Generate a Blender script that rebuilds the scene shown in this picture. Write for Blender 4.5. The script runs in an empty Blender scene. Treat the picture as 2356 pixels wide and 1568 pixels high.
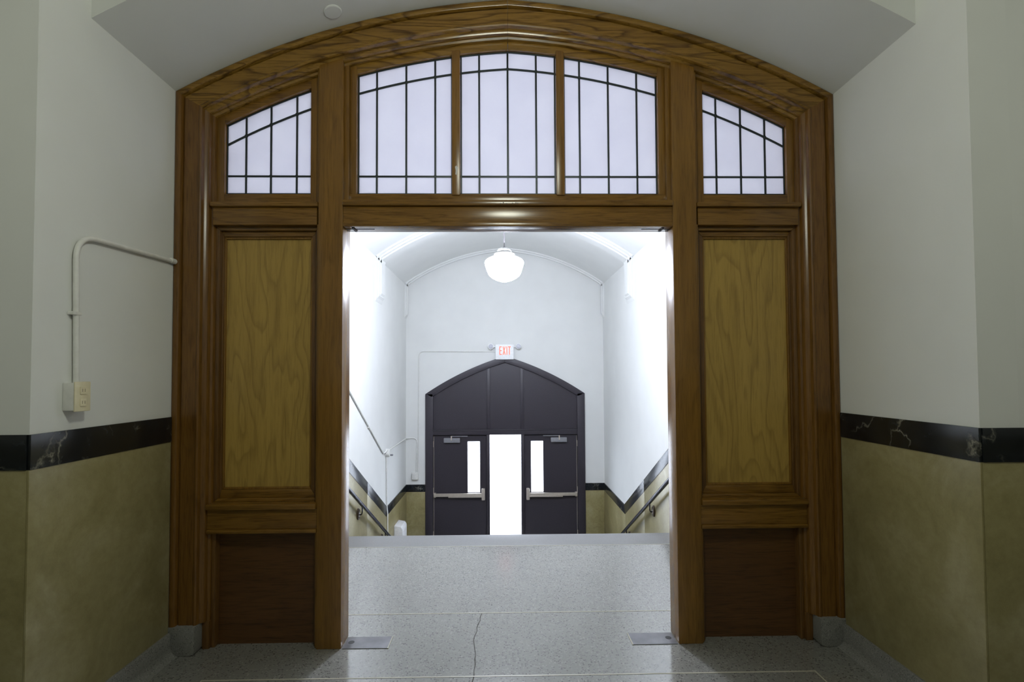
import bpy, bmesh, math, random
from mathutils import Vector, Matrix
random.seed(7)
S = bpy.context.scene
COL = S.collection

# ------------------------------------------------------------------ camera
F_PX = 1152.38
cam = bpy.data.cameras.new('camera')
cam.sensor_width = 36.0
cam.lens = F_PX * 36.0 / 2356.0
cam.shift_y = 44.69 / 2356.0
cam.clip_start = 0.02
camo = bpy.data.objects.new('camera', cam)
COL.objects.link(camo)
def _cam_rot(p, y, r):
    A = Matrix(((math.cos(y), math.sin(y), 0), (-math.sin(y), math.cos(y), 0), (0, 0, 1)))
    B = Matrix(((1, 0, 0), (0, math.cos(p), math.sin(p)), (0, -math.sin(p), math.cos(p))))
    C = Matrix(((math.cos(r), 0, math.sin(r)), (0, 1, 0), (-math.sin(r), 0, math.cos(r))))
    return C @ B @ A
M = _cam_rot(0.0284, -0.0177, -0.0052)
right, fwd, up = M[0], M[1], M[2]
camo.matrix_world = Matrix(((right[0], up[0], -fwd[0], -0.0355), (right[1], up[1], -fwd[1], -2.7854),
                            (right[2], up[2], -fwd[2], 1.5017), (0, 0, 0, 1)))
S.camera = camo

# ------------------------------------------------------------------ world, exposure
SKY = 16.0             # overcast daylight outside the exit doors
STAIR_LAMP = 255.0      # emission of the opal globe over the stairs
HALL_LAMP = 37.0        # emission of the opal globe in the corridor
SIDE_FILL = 13.0       # added out-of-view globes that brighten the corridor wall strips
w = bpy.data.worlds.new('overcast_sky')
S.world = w
w.use_nodes = True
bg = w.node_tree.nodes['Background']
bg.inputs['Color'].default_value = (0.80, 0.86, 1.0, 1)
bg.inputs['Strength'].default_value = SKY
S.view_settings.view_transform = 'Standard'
S.view_settings.look = 'None'
S.view_settings.exposure = 0.0
S.view_settings.gamma = 1.0
S.view_settings.use_curve_mapping = False
S.cycles.max_bounces = 5
S.cycles.use_light_tree = False
S.cycles.diffuse_bounces = 4
S.cycles.glossy_bounces = 3
S.cycles.transmission_bounces = 6
S.cycles.transparent_max_bounces = 6
S.cycles.sample_clamp_indirect = 6.0

# ------------------------------------------------------------------ materials
def new_mat(name):
    m = bpy.data.materials.new(name)
    m.use_nodes = True
    nt = m.node_tree
    return m, nt, nt.nodes['Principled BSDF']
def node(nt, kind, **kw):
    n = nt.nodes.new(kind)
    for k, v in kw.items():
        if k in n.inputs.keys():
            n.inputs[k].default_value = v
        else:
            setattr(n, k, v)
    return n
def coords(nt, scale=(1, 1, 1), rot=(0, 0, 0), space='Object'):
    tc = node(nt, 'ShaderNodeTexCoord')
    mp = node(nt, 'ShaderNodeMapping')
    mp.inputs['Scale'].default_value = scale
    mp.inputs['Rotation'].default_value = rot
    nt.links.new(tc.outputs[space], mp.inputs['Vector'])
    return mp.outputs['Vector']
def ramp(nt, fac, stops, interp='LINEAR'):
    r = node(nt, 'ShaderNodeValToRGB')
    r.color_ramp.interpolation = interp
    els = r.color_ramp.elements
    while len(els) < len(stops):
        els.new(0.5)
    for e, (p, c) in zip(els, stops):
        e.position = p
        e.color = (*c, 1) if len(c) == 3 else c
    nt.links.new(fac, r.inputs['Fac'])
    return r.outputs['Color']
def mix(nt, a, b, fac, mode='MIX'):
    m = node(nt, 'ShaderNodeMix', data_type='RGBA', blend_type=mode)
    for sock, v in ((m.inputs[6], a), (m.inputs[7], b), (m.inputs[0], fac)):
        if isinstance(v, (int, float)):
            sock.default_value = v
        elif isinstance(v, tuple):
            sock.default_value = (*v, 1)
        else:
            nt.links.new(v, sock)
    return m.outputs[2]
def math_(nt, op, a, b=0.0):
    n = node(nt, 'ShaderNodeMath', operation=op)
    for i, v in enumerate((a, b)):
        if isinstance(v, (int, float)):
            n.inputs[i].default_value = v
        else:
            nt.links.new(v, n.inputs[i])
    return n.outputs[0]
def bump(nt, bsdf, h, strength=0.2, dist=0.005):
    b = node(nt, 'ShaderNodeBump', Strength=strength, Distance=dist)
    nt.links.new(h, b.inputs['Height'])
    nt.links.new(b.outputs['Normal'], bsdf.inputs['Normal'])

def plain(name, col, rough=0.5, metal=0.0, noise=0.06, scale=30.0, spec=0.5):
    m, nt, b = new_mat(name)
    v = coords(nt)
    n = node(nt, 'ShaderNodeTexNoise', Scale=scale, Detail=3.0)
    nt.links.new(v, n.inputs['Vector'])
    lo = tuple(c * (1 - noise) for c in col)
    hi = tuple(min(1, c * (1 + noise)) for c in col)
    nt.links.new(ramp(nt, n.outputs['Fac'], [(0.3, lo), (0.7, hi)]), b.inputs['Base Color'])
    b.inputs['Roughness'].default_value = rough
    b.inputs['Metallic'].default_value = metal
    b.inputs['Specular IOR Level'].default_value = spec
    return m

def plaster(name, col):
    m, nt, b = new_mat(name)
    v = coords(nt)
    n = node(nt, 'ShaderNodeTexNoise', Scale=2.2, Detail=2.0, Roughness=0.6)
    nt.links.new(v, n.inputs['Vector'])
    lo = tuple(c * 0.955 for c in col)
    nt.links.new(ramp(nt, n.outputs['Fac'], [(0.3, lo), (0.7, col)]), b.inputs['Base Color'])
    b.inputs['Roughness'].default_value = 0.62
    b.inputs['Specular IOR Level'].default_value = 0.25
    return m

def wood(name, axis, light, dark, contour=9.0, rough=0.2, cathedral=0.5, streak=1.0, seed=0.0, wide=5.0):
    """varnished oak: pores stretched along the grain axis, cathedral figure from contours of a stretched noise"""
    m, nt, b = new_mat(name)
    k = 0.055
    sc = [1.0, 1.0, 1.0]
    sc['XYZ'.index(axis)] = k
    v = coords(nt, tuple(sc))
    mp = v.node
    mp.inputs['Location'].default_value = (seed, seed * 1.7, seed * 0.6)
    pores = node(nt, 'ShaderNodeTexNoise', Scale=130.0, Detail=4.0, Roughness=0.65)
    nt.links.new(v, pores.inputs['Vector'])
    tone = node(nt, 'ShaderNodeTexNoise', Scale=14.0, Detail=3.0, Roughness=0.55)
    nt.links.new(v, tone.inputs['Vector'])
    sc2 = [wide, wide, wide]
    sc2['XYZ'.index(axis)] = wide * 0.16
    v2 = coords(nt, tuple(sc2))
    v2.node.inputs['Location'].default_value = (seed * 2.1, seed, seed * 3.0)
    low = node(nt, 'ShaderNodeTexNoise', Scale=1.0, Detail=2.5, Roughness=0.5, Distortion=0.25)
    nt.links.new(v2, low.inputs['Vector'])
    fr = math_(nt, 'FRACT', math_(nt, 'MULTIPLY', low.outputs['Fac'], contour))
    mid = tuple((a + c) / 2 for a, c in zip(light, dark))
    base = ramp(nt, tone.outputs['Fac'], [(0.3, mid), (0.65, light)])
    fig = ramp(nt, fr, [(0.0, (1, 1, 1)), (0.55, (0.93, 0.93, 0.93)), (0.88, (0.42, 0.38, 0.34)), (1.0, (0.95, 0.95, 0.95))])
    c1 = mix(nt, base, fig, cathedral, 'MULTIPLY')
    pr = ramp(nt, pores.outputs['Fac'], [(0.34, (0.45, 0.42, 0.38)), (0.52, (1, 1, 1))])
    c2 = mix(nt, c1, pr, 0.75 * streak, 'MULTIPLY')
    nt.links.new(c2, b.inputs['Base Color'])
    b.inputs['Roughness'].default_value = rough
    b.inputs['Specular IOR Level'].default_value = 0.5
    bump(nt, b, pores.outputs['Fac'], 0.05, 0.001)
    return m

def terrazzo(name, matrix, chips, scale=150.0, rough=0.24, ior=1.5):
    m, nt, b = new_mat(name)
    v = coords(nt)
    vo = node(nt, 'ShaderNodeTexVoronoi', Scale=scale, Randomness=1.0)
    nt.links.new(v, vo.inputs['Vector'])
    sep = node(nt, 'ShaderNodeSeparateColor')
    nt.links.new(vo.outputs['Color'], sep.inputs[0])
    stops = [(0.0, chips[0]), (0.12, chips[1]), (0.22, matrix), (0.72, chips[2]), (0.9, chips[3])]
    col = ramp(nt, sep.outputs[0], stops, 'CONSTANT')
    edge = ramp(nt, vo.outputs['Distance'], [(0.35, (0, 0, 0)), (0.6, (1, 1, 1))])
    col = mix(nt, col, matrix, edge)
    n = node(nt, 'ShaderNodeTexNoise', Scale=1.6, Detail=5.0, Roughness=0.6)
    nt.links.new(v, n.inputs['Vector'])
    st = ramp(nt, n.outputs['Fac'], [(0.25, (0.9, 0.9, 0.89)), (0.75, (1, 1, 1))])
    col = mix(nt, col, st, 1.0, 'MULTIPLY')
    nt.links.new(col, b.inputs['Base Color'])
    r = node(nt, 'ShaderNodeMapRange')
    b.inputs['IOR'].default_value = ior
    r.inputs['To Min'].default_value = rough - 0.02
    r.inputs['To Max'].default_value = rough + 0.03
    nt.links.new(n.outputs['Fac'], r.inputs['Value'])
    nt.links.new(r.outputs[0], b.inputs['Roughness'])
    return m

def marble_tan(name):
    m, nt, b = new_mat(name)
    v = coords(nt)
    n = node(nt, 'ShaderNodeTexNoise', Scale=3.0, Detail=8.0, Roughness=0.62, Distortion=0.8)
    nt.links.new(v, n.inputs['Vector'])
    n2 = node(nt, 'ShaderNodeTexNoise', Scale=26.0, Detail=5.0, Roughness=0.7)
    nt.links.new(v, n2.inputs['Vector'])
    c = ramp(nt, n.outputs['Fac'], [(0.28, (0.215, 0.185, 0.080)), (0.5, (0.285, 0.25, 0.12)), (0.72, (0.36, 0.325, 0.185))])
    c2 = ramp(nt, n2.outputs['Fac'], [(0.3, (0.82, 0.8, 0.76)), (0.65, (1, 1, 1))])
    nt.links.new(mix(nt, c, c2, 1.0, 'MULTIPLY'), b.inputs['Base Color'])
    b.inputs['Roughness'].default_value = 0.3
    b.inputs['Specular IOR Level'].default_value = 0.4
    return m

def marble_black(name):
    m, nt, b = new_mat(name)
    v = coords(nt)
    dn = node(nt, 'ShaderNodeTexNoise', Scale=4.0, Detail=5.0, Roughness=0.6)
    nt.links.new(v, dn.inputs['Vector'])
    va = node(nt, 'ShaderNodeVectorMath', operation='MULTIPLY_ADD')
    va.inputs[1].default_value = (0.35, 0.35, 0.35)
    nt.links.new(dn.outputs['Color'], va.inputs[0])
    nt.links.new(v, va.inputs[2])
    vo = node(nt, 'ShaderNodeTexVoronoi', Scale=4.2, feature='DISTANCE_TO_EDGE')
    nt.links.new(va.outputs[0], vo.inputs['Vector'])
    vein = ramp(nt, vo.outputs['Distance'], [(0.0, (1, 1, 1)), (0.018, (0.25, 0.25, 0.25)), (0.05, (0, 0, 0))])
    pres = node(nt, 'ShaderNodeTexNoise', Scale=5.5, Detail=2.0)
    nt.links.new(v, pres.inputs['Vector'])
    gate = ramp(nt, pres.outputs['Fac'], [(0.46, (0, 0, 0)), (0.66, (1, 1, 1))])
    veinf = mix(nt, vein, gate, 1.0, 'MULTIPLY')
    cl = node(nt, 'ShaderNodeTexNoise', Scale=9.0, Detail=6.0, Roughness=0.65, Distortion=1.2)
    nt.links.new(v, cl.inputs['Vector'])
    base = ramp(nt, cl.outputs['Fac'], [(0.35, (0.006, 0.0075, 0.009)), (0.62, (0.013, 0.016, 0.019)), (0.8, (0.03, 0.036, 0.04))])
    sepv = node(nt, 'ShaderNodeSeparateColor')
    nt.links.new(veinf, sepv.inputs[0])
    nt.links.new(mix(nt, base, (0.26, 0.25, 0.20), sepv.outputs[0]), b.inputs['Base Color'])
    b.inputs['Roughness'].default_value = 0.22
    return m

def opal_emit(name, col, strength):
    m, nt, b = new_mat(name)
    b.inputs['Base Color'].default_value = (0.9, 0.9, 0.88, 1)
    b.inputs['Roughness'].default_value = 0.25
    b.inputs['Emission Color'].default_value = (*col, 1)
    b.inputs['Emission Strength'].default_value = strength
    m.cycles.emission_sampling = 'FRONT'
    return m

def frosted(name):
    m, nt, b = new_mat(name)
    v = coords(nt)
    wv = node(nt, 'ShaderNodeTexWave', Scale=90.0, bands_direction='Z', Distortion=0.4)
    nt.links.new(v, wv.inputs['Vector'])
    tr = node(nt, 'ShaderNodeBsdfTranslucent')
    n = node(nt, 'ShaderNodeTexNoise', Scale=5.0, Detail=3.0)
    nt.links.new(v, n.inputs['Vector'])
    nt.links.new(ramp(nt, n.outputs['Fac'], [(0.3, (0.69, 0.68, 0.72)), (0.7, (0.75, 0.74, 0.77))]), tr.inputs['Color'])
    b.inputs['Base Color'].default_value = (0.55, 0.56, 0.6, 1)
    b.inputs['Roughness'].default_value = 0.3
    bump(nt, b, wv.outputs['Fac'], 0.1, 0.001)
    rf = node(nt, 'ShaderNodeBsdfRefraction', Roughness=0.55, IOR=1.25)
    rf.inputs['Color'].default_value = (0.93, 0.92, 0.97, 1)
    m0 = node(nt, 'ShaderNodeMixShader')
    m0.inputs[0].default_value = 0.35
    nt.links.new(tr.outputs[0], m0.inputs[1])
    nt.links.new(rf.outputs[0], m0.inputs[2])
    ms = node(nt, 'ShaderNodeMixShader')
    ms.inputs[0].default_value = 0.88
    nt.links.new(b.outputs[0], ms.inputs[1])
    nt.links.new(m0.outputs[0], ms.inputs[2])
    nt.links.new(ms.outputs[0], nt.nodes['Material Output'].inputs['Surface'])
    return m

def clear_glass(name):
    m, nt, b = new_mat(name)
    t = node(nt, 'ShaderNodeBsdfTransparent')
    n = node(nt, 'ShaderNodeTexNoise', Scale=2.0)
    nt.links.new(ramp(nt, n.outputs['Fac'], [(0.3, (0.94, 0.96, 0.97)), (0.7, (0.97, 0.98, 0.99))]), t.inputs['Color'])
    g = node(nt, 'ShaderNodeBsdfGlossy', Roughness=0.03)
    ms = node(nt, 'ShaderNodeMixShader')
    ms.inputs[0].default_value = 0.06
    nt.links.new(t.outputs[0], ms.inputs[1])
    nt.links.new(g.outputs[0], ms.inputs[2])
    nt.links.new(ms.outputs[0], nt.nodes['Material Output'].inputs['Surface'])
    return m

OAK_L, OAK_D = (0.215, 0.108, 0.018), (0.115, 0.053, 0.009)
MT = dict(
    wall=plaster('white_plaster', (0.74, 0.75, 0.73)),
    ceil=plaster('ceiling_plaster', (0.70, 0.71, 0.69)),
    oak_v=wood('oak_vertical_grain', 'Z', OAK_L, OAK_D, cathedral=0.25, seed=1.3, rough=0.26, streak=0.6),
    oak_case=wood('oak_casing_grain', 'Z', (0.175, 0.082, 0.015), (0.095, 0.042, 0.008), cathedral=0.25, seed=5.3, rough=0.26, streak=0.8),
    oak_h=wood('oak_horizontal_grain', 'X', OAK_L, OAK_D, cathedral=0.5, seed=4.1),
    oak_arch=wood('oak_arched_grain', 'X', (0.27, 0.147, 0.025), (0.17, 0.085, 0.014), cathedral=1.0, contour=10, seed=8.6, wide=6.0),
    oak_dark=wood('oak_dark_panel', 'X', (0.105, 0.046, 0.013), (0.063, 0.026, 0.008), cathedral=0.35, seed=2.2, rough=0.33),
    oak_dark_v=wood('oak_dark_moulding', 'Z', (0.145, 0.070, 0.018), (0.085, 0.039, 0.010), cathedral=0.2, seed=6.2, rough=0.3),
    ply=wood('golden_plywood_veneer', 'Z', (0.405, 0.262, 0.060), (0.32, 0.198, 0.042), cathedral=0.42, contour=13, streak=0.5, rough=0.4, seed=3.3, wide=4.2),
    terr=terrazzo('grey_terrazzo', (0.205, 0.205, 0.190), [(0.085, 0.085, 0.082), (0.125, 0.125, 0.12), (0.245, 0.242, 0.23), (0.29, 0.285, 0.27)], 110.0, 0.13, 2.1),
    terr_base=terrazzo('terrazzo_base', (0.20, 0.20, 0.19), [(0.08, 0.08, 0.08), (0.13, 0.13, 0.125), (0.24, 0.235, 0.23), (0.30, 0.295, 0.28)], 190.0, 0.4),
    nose=terrazzo('fine_grey_nosing', (0.17, 0.17, 0.17), [(0.11, 0.11, 0.11), (0.13, 0.13, 0.13), (0.19, 0.19, 0.19), (0.21, 0.21, 0.21)], 260.0, 0.45),
    strip=plain('pale_divider_strip', (0.36, 0.34, 0.27), 0.35),
    tan=marble_tan('tan_marble'),
    black=marble_black('black_veined_marble'),
    lead=plain('dark_lead', (0.045, 0.055, 0.06), 0.45, 0.6),
    frost=frosted('frosted_ribbed_glass'),
    glass=clear_glass('clear_door_glass'),
    stair_globe=opal_emit('opal_globe_cool', (0.80, 0.855, 1.0), STAIR_LAMP),
    hall_globe=opal_emit('opal_globe_warm', (0.97, 1.0, 0.84), HALL_LAMP),
    fill_globe=opal_emit('opal_globe_fill', (0.97, 1.0, 0.84), SIDE_FILL),  # for the two added fill pendants
    fitter=plain('white_enamel', (0.55, 0.55, 0.54), 0.3),
    brass=plain('grey_rod_metal', (0.13, 0.12, 0.13), 0.4, 0.3),
    door=plain('charcoal_door_paint', (0.030, 0.026, 0.034), 0.42, 0.0, 0.1, 60, 0.4),
    bar=plain('satin_bronze_bar', (0.56, 0.50, 0.44), 0.38, 0.55),
    closer=plain('grey_closer_cover', (0.22, 0.22, 0.24), 0.5, 0.2),
    rail=plain('black_painted_rail', (0.018, 0.017, 0.03), 0.22, 0.2),
    bracket=plain('dark_bracket', (0.10, 0.075, 0.055), 0.35, 0.5),
    conduit=plain('white_painted_conduit', (0.72, 0.72, 0.69), 0.4),
    ivory=plain('ivory_plastic', (0.72, 0.66, 0.46), 0.35),
    dark=plain('black_void', (0.008, 0.008, 0.008), 0.6),
    steel=plain('worn_steel_plate', (0.15, 0.15, 0.165), 0.28, 0.1, 0.25, 14),
    sign=plain('white_sign_plastic', (0.86, 0.87, 0.87), 0.4),
    cab=plain('white_cabinet_enamel', (0.74, 0.74, 0.74), 0.4),
    conc=plain('pale_concrete', (0.55, 0.55, 0.54), 0.8, 0, 0.1, 6),
    lens=plain('pale_lamp_lens', (0.55, 0.56, 0.62), 0.15),
    socket=plain('tan_socket_slot', (0.30, 0.26, 0.17), 0.5),
    grime=plain('dark_floor_grime', (0.06, 0.057, 0.05), 0.9, spec=0.1),
)
m, nt, b = new_mat('red_lit_letters')
b.inputs['Base Color'].default_value = (0.85, 0.16, 0.10, 1)
b.inputs['Emission Color'].default_value = (1.0, 0.20, 0.12, 1)
b.inputs['Emission Strength'].default_value = 0.55
m.cycles.emission_sampling = 'NONE'
MT['red'] = m

# ------------------------------------------------------------------ mesh helpers
def box(bm, x0, x1, y0, y1, z0, z1):
    vs = [bm.verts.new(p) for p in ((x0, y0, z0), (x1, y0, z0), (x1, y1, z0), (x0, y1, z0),
                                    (x0, y0, z1), (x1, y0, z1), (x1, y1, z1), (x0, y1, z1))]
    for f in ((3, 2, 1, 0), (4, 5, 6, 7), (0, 1, 5, 4), (1, 2, 6, 5), (2, 3, 7, 6), (3, 0, 4, 7)):
        bm.faces.new([vs[i] for i in f])
def prism(bm, poly, axis, a, b_):
    """extrude a 2-D polygon along axis: 'Y' -> poly is (x,z); 'X' -> poly is (y,z); 'Z' -> poly is (x,y)"""
    def P(p, t):
        return {'Y': (p[0], t, p[1]), 'X': (t, p[0], p[1]), 'Z': (p[0], p[1], t)}[axis]
    A = [bm.verts.new(P(p, a)) for p in poly]
    B = [bm.verts.new(P(p, b_)) for p in poly]
    bm.faces.new(A)
    bm.faces.new(B[::-1])
    n = len(poly)
    for i in range(n):
        j = (i + 1) % n
        bm.faces.new((A[j], A[i], B[i], B[j]))
def strip_prism(bm, top, bot, y0, y1):
    """arched band between two equally long (x,z) polylines, extruded in Y"""
    n = len(top)
    V = [[bm.verts.new((p[0], y, p[1])) for p in line] for y in (y0, y1) for line in (top, bot)]
    ft, fb, bt, bb = V
    for i in range(n - 1):
        bm.faces.new((ft[i], ft[i + 1], fb[i + 1], fb[i]))
        bm.faces.new((bt[i + 1], bt[i], bb[i], bb[i + 1]))
        bm.faces.new((ft[i + 1], ft[i], bt[i], bt[i + 1]))
        bm.faces.new((fb[i], fb[i + 1], bb[i + 1], bb[i]))
    for i in (0, n - 1):
        bm.faces.new((ft[i], fb[i], bb[i], bt[i]))
def grid(bm, rows, close_u=False):
    """quads over rows of points"""
    V = [[bm.verts.new(p) for p in r] for r in rows]
    for i in range(len(V) - 1):
        n = len(V[i])
        for j in range(n if close_u else n - 1):
            k = (j + 1) % n
            bm.faces.new((V[i][j], V[i][k], V[i + 1][k], V[i + 1][j]))
    return V
def lathe(bm, prof, c, seg=40, axis='Z', cap=True):
    rows = []
    for r, z in prof:
        row = []
        for k in range(seg):
            a = 2 * math.pi * k / seg
            u, v_ = r * math.cos(a), r * math.sin(a)
            p = {'Z': (u, v_, z), 'Y': (u, z, v_), 'X': (z, u, v_)}[axis]
            row.append((c[0] + p[0], c[1] + p[1], c[2] + p[2]))
        rows.append(row)
    V = grid(bm, rows, True)
    if cap:
        bm.faces.new(V[0][::-1])
        bm.faces.new(V[-1])
def fillet(pts, r, n=7):
    out = [Vector(pts[0])]
    for i in range(1, len(pts) - 1):
        p, a, b_ = Vector(pts[i]), Vector(pts[i - 1]), Vector(pts[i + 1])
        da, db = (a - p), (b_ - p)
        rr = min(r, da.length * 0.49, db.length * 0.49)
        s, e = p + da.normalized() * rr, p + db.normalized() * rr
        for k in range(n + 1):
            t = k / n
            out.append(s * (1 - t) ** 2 + p * 2 * t * (1 - t) + e * t * t)
    out.append(Vector(pts[-1]))
    return out
def tube(bm, pts, r, seg=12):
    pts = [Vector(p) for p in pts]
    rows, prev = [], None
    for i, p in enumerate(pts):
        d = (pts[min(i + 1, len(pts) - 1)] - pts[max(i - 1, 0)]).normalized()
        if prev is None:
            ref = Vector((0, 0, 1)) if abs(d.z) < 0.9 else Vector((1, 0, 0))
            n1 = d.cross(ref).normalized()
        else:
            n1 = (prev - d * prev.dot(d)).normalized()
        prev = n1
        n2 = d.cross(n1)
        rows.append([p + (n1 * math.cos(2 * math.pi * k / seg) + n2 * math.sin(2 * math.pi * k / seg)) * r for k in range(seg)])
    V = grid(bm, rows, True)
    bm.faces.new(V[0][::-1])
    bm.faces.new(V[-1])
def obj(name, bm, mat, parent=None, bevel=0.0, seg=2, smooth=35):
    bmesh.ops.recalc_face_normals(bm, faces=bm.faces)
    if bevel > 0:
        es = [e for e in bm.edges if len(e.link_faces) == 2 and e.calc_face_angle(0) > 0.6]
        bmesh.ops.bevel(bm, geom=es, offset=bevel, segments=seg, affect='EDGES', profile=0.6, clamp_overlap=True)
    me = bpy.data.meshes.new(name)
    bm.to_mesh(me)
    bm.free()
    me.materials.append(MT[mat] if isinstance(mat, str) else mat)
    if smooth:
        me.polygons.foreach_set('use_smooth', [True] * len(me.polygons))
        me.set_sharp_from_angle(angle=math.radians(smooth))
    o = bpy.data.objects.new(name, me)
    COL.objects.link(o)
    if parent is not None:
        root = parent
        while root.parent:
            root = root.parent
        me.transform(Matrix.Translation(-root.location))
        o.parent = parent
    else:
        # put the origin at the centre of the base
        xs = [v.co for v in me.vertices]
        lo = Vector([min(c[i] for c in xs) for i in range(3)])
        hi = Vector([max(c[i] for c in xs) for i in range(3)])
        L = Vector(((lo.x + hi.x) / 2, (lo.y + hi.y) / 2, lo.z))
        me.transform(Matrix.Translation(-L))
        o.location = L
    return o
def B(name, x0, x1, y0, y1, z0, z1, mat, parent=None, bevel=0.0, **k):
    bm = bmesh.new()
    box(bm, min(x0, x1), max(x0, x1), min(y0, y1), max(y0, y1), min(z0, z1), max(z0, z1))
    return obj(name, bm, mat, parent, bevel, **k)
def PR(name, poly, axis, a, b_, mat, parent=None, bevel=0.0, **k):
    bm = bmesh.new()
    prism(bm, poly, axis, a, b_)
    return obj(name, bm, mat, parent, bevel, **k)
def T(name, pts, r, mat, parent=None, seg=12):
    bm = bmesh.new()
    tube(bm, pts, r, seg)
    return obj(name, bm, mat, parent)
def empty(name, loc):
    o = bpy.data.objects.new(name, None)
    COL.objects.link(o)
    o.location = loc
    o.empty_display_size = 0.1
    return o
def tag(o, label, cat, group=None, kind=None):
    o['label'] = label
    o['category'] = cat
    if group:
        o['group'] = group
    if kind:
        o['kind'] = kind
    return o
def struct(o, label, cat):
    return tag(o, label, cat, kind='structure')

class Arch:
    """two-centred flat pointed arch: half width w, springing zs, apex za, centres offset c past the axis"""
    def __init__(s, w, zs, za, c):
        rise = za - zs
        a = ((w + c) ** 2 - c ** 2 - rise ** 2) / (2 * rise)
        s.zc = zs - a
        s.R = math.hypot(w + c, a)
        s.c, s.w = c, w
    def z(s, x, t=0.0):
        return s.zc + math.sqrt(max((s.R - t) ** 2 - (abs(x) + s.c) ** 2, 0))
    def line(s, x0, x1, t=0.0, n=24):
        xs = [x0 + (x1 - x0) * i / n for i in range(n + 1)]
        if x0 < 0 < x1 and not any(abs(x) < 1e-6 for x in xs):
            xs = sorted(xs + [0.0])
        return [(x, s.z(x, t)) for x in xs]

W = 1.85            # half width of the recess and of the stair hall
D1, D2 = 0.582, 0.828
ZS, ZA = 3.087, 3.622
AR = Arch(W, ZS, ZA, 0.25)
YS = 1.957          # first riser
ZL = -1.75          # lower landing
YF = 6.608          # far wall
ZBT, ZBB = 1.282, 1.147
VA = Arch(W, 3.20, 3.86, 0.25)

# ------------------------------------------------------------------ structure: floor and stairs
fl = PR('floor', [(-6, -4.6), (6, -4.6), (6, -D2), (W, -D2), (W, YS - 0.30), (-W, YS - 0.30), (-W, -D2), (-6, -D2)], 'Z', -0.2, 0.0, 'terr', smooth=0)
struct(fl, 'speckled grey terrazzo floor of the corridor and doorway', 'floor')
# divider strips inlaid in the terrazzo
for i, (x0, x1, y0, y1) in enumerate([(-W + .001, W - .001, 0.419, 0.427), (-1.53, 1.53, -0.246, -0.238), (-1.535, -1.527, -3.2, -0.238), (1.527, 1.535, -3.2, -0.238)]):
    B('divider_strip', x0, x1, y0, y1, -0.01, 0.0012, 'strip', fl)
# crack wandering across the slab
pts = [(-0.178, 0.415), (-0.186, 0.36), (-0.182, 0.33), (-0.194, 0.28), (-0.200, 0.24), (-0.195, 0.20), (-0.206, 0.15), (-0.212, 0.10), (-0.204, 0.05), (-0.198, 0.01), (-0.190, -0.05), (-0.194, -0.09), (-0.186, -0.14), (-0.192, -0.19), (-0.188, -0.235), (-0.195, -0.30), (-0.19, -0.4)]
poly = [(x - 0.0020 - 0.0010 * math.sin(i * 2.3), y) for i, (x, y) in enumerate(pts)] + [(x + 0.0020 + 0.0009 * math.cos(i * 1.7), y) for i, (x, y) in reversed(list(enumerate(pts)))]
PR('crack', poly, 'Z', -0.004, 0.0008, 'grime', fl, smooth=0)
st = empty('stairs', (0, YS, ZL))
struct(st, 'terrazzo stair flight descending behind the doorway', 'stairs')
TR = 0.316
for i in range(10):
    z = -0.175 * i
    y0 = YS - 0.30 if i == 0 else YS + TR * (i - 1)
    y1 = YS + TR * i
    if i == 0:
        tr = B('nosing', -W, W, y0 + .004, y1 + .02, -0.06, 0.0, 'nose', st, 0.008)
        B('joint_strip', -W, W, y0 - .004, y0 + .004, -0.06, 0.0012, 'strip', st)
        B('riser_block', -W, W, y0 - .05, y1, ZL - 0.2, -0.06, 'terr_base', st)
    else:
        B('step', -W, W, y0 + .0005, y1 + 0.02, z - 0.045, z, 'nose', st, 0.006)
        B('riser_block', -W, W, y0, y1, ZL - 0.2, z - 0.045, 'terr_base', st)
lf = B('floor_landing', -W, W, YS + TR * 9, YF + 0.02, ZL - 0.2, ZL, 'terr')
struct(lf, 'lower landing floor in front of the exit doors', 'floor')

# ------------------------------------------------------------------ structure: walls
def wall(name, x0, x1, y0, y1, z0, z1, label):
    return struct(B(name, x0, x1, y0, y1, z0, z1, 'wall', smooth=0), label, 'wall')
HT = 4.3
wl = wall('wall_left', -W - .16, -W, -D2, 0.19, 0, HT, 'white plaster wall of the recess left of the oak screen')
wr = wall('wall_right', W, W + .16, -D2, 0.19, 0, HT, 'white plaster wall of the recess right of the oak screen')
wcl = wall('wall_corridor_left', -6, -W - .16, -D2, -D2 + .15, 0, HT, 'white corridor wall at the far left facing the viewer')
wcr = wall('wall_corridor_right', W + .16, 6, -D2, -D2 + .15, 0, HT, 'white corridor wall at the far right facing the viewer')
wbk = wall('wall_back', -6, 6, -4.75, -4.6, 0, HT, 'white corridor wall opposite the oak screen')
wel = wall('wall_end_left', -6.15, -6, -4.75, -D2 + .15, 0, HT, 'white wall closing the left end of the corridor')
wer = wall('wall_end_right', 6, 6.15, -4.75, -D2 + .15, 0, HT, 'white wall closing the right end of the corridor')
wsl = wall('wall_stair_left', -W - .16, -W, 0.19, YF + .15, ZL - .2, HT, 'bright white stair hall wall on the left')
wsr = wall('wall_stair_right', W, W + .16, 0.19, YF + .15, ZL - .2, HT, 'bright white stair hall wall on the right')
lower = AR.line(-W, W, 0, 64)
hd = PR('wall_header', [(W, HT), (-W, HT)] + lower, 'Y', -D1, 0.19, 'ceil', smooth=0)
struct(hd, 'arched plaster soffit and wall above the oak screen', 'wall')
cc = B('ceiling_corridor', -6, 6, -4.6, -D1, HT, HT + .15, 'ceil', smooth=0)
struct(cc, 'corridor ceiling', 'ceiling')
bm = bmesh.new()
vt = VA.line(-W, W, 0, 64)
strip_prism(bm, [(x, HT) for x, z in vt], vt, 0.19, YF)
vc = obj('ceiling', bm, 'wall', smooth=20)
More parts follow.
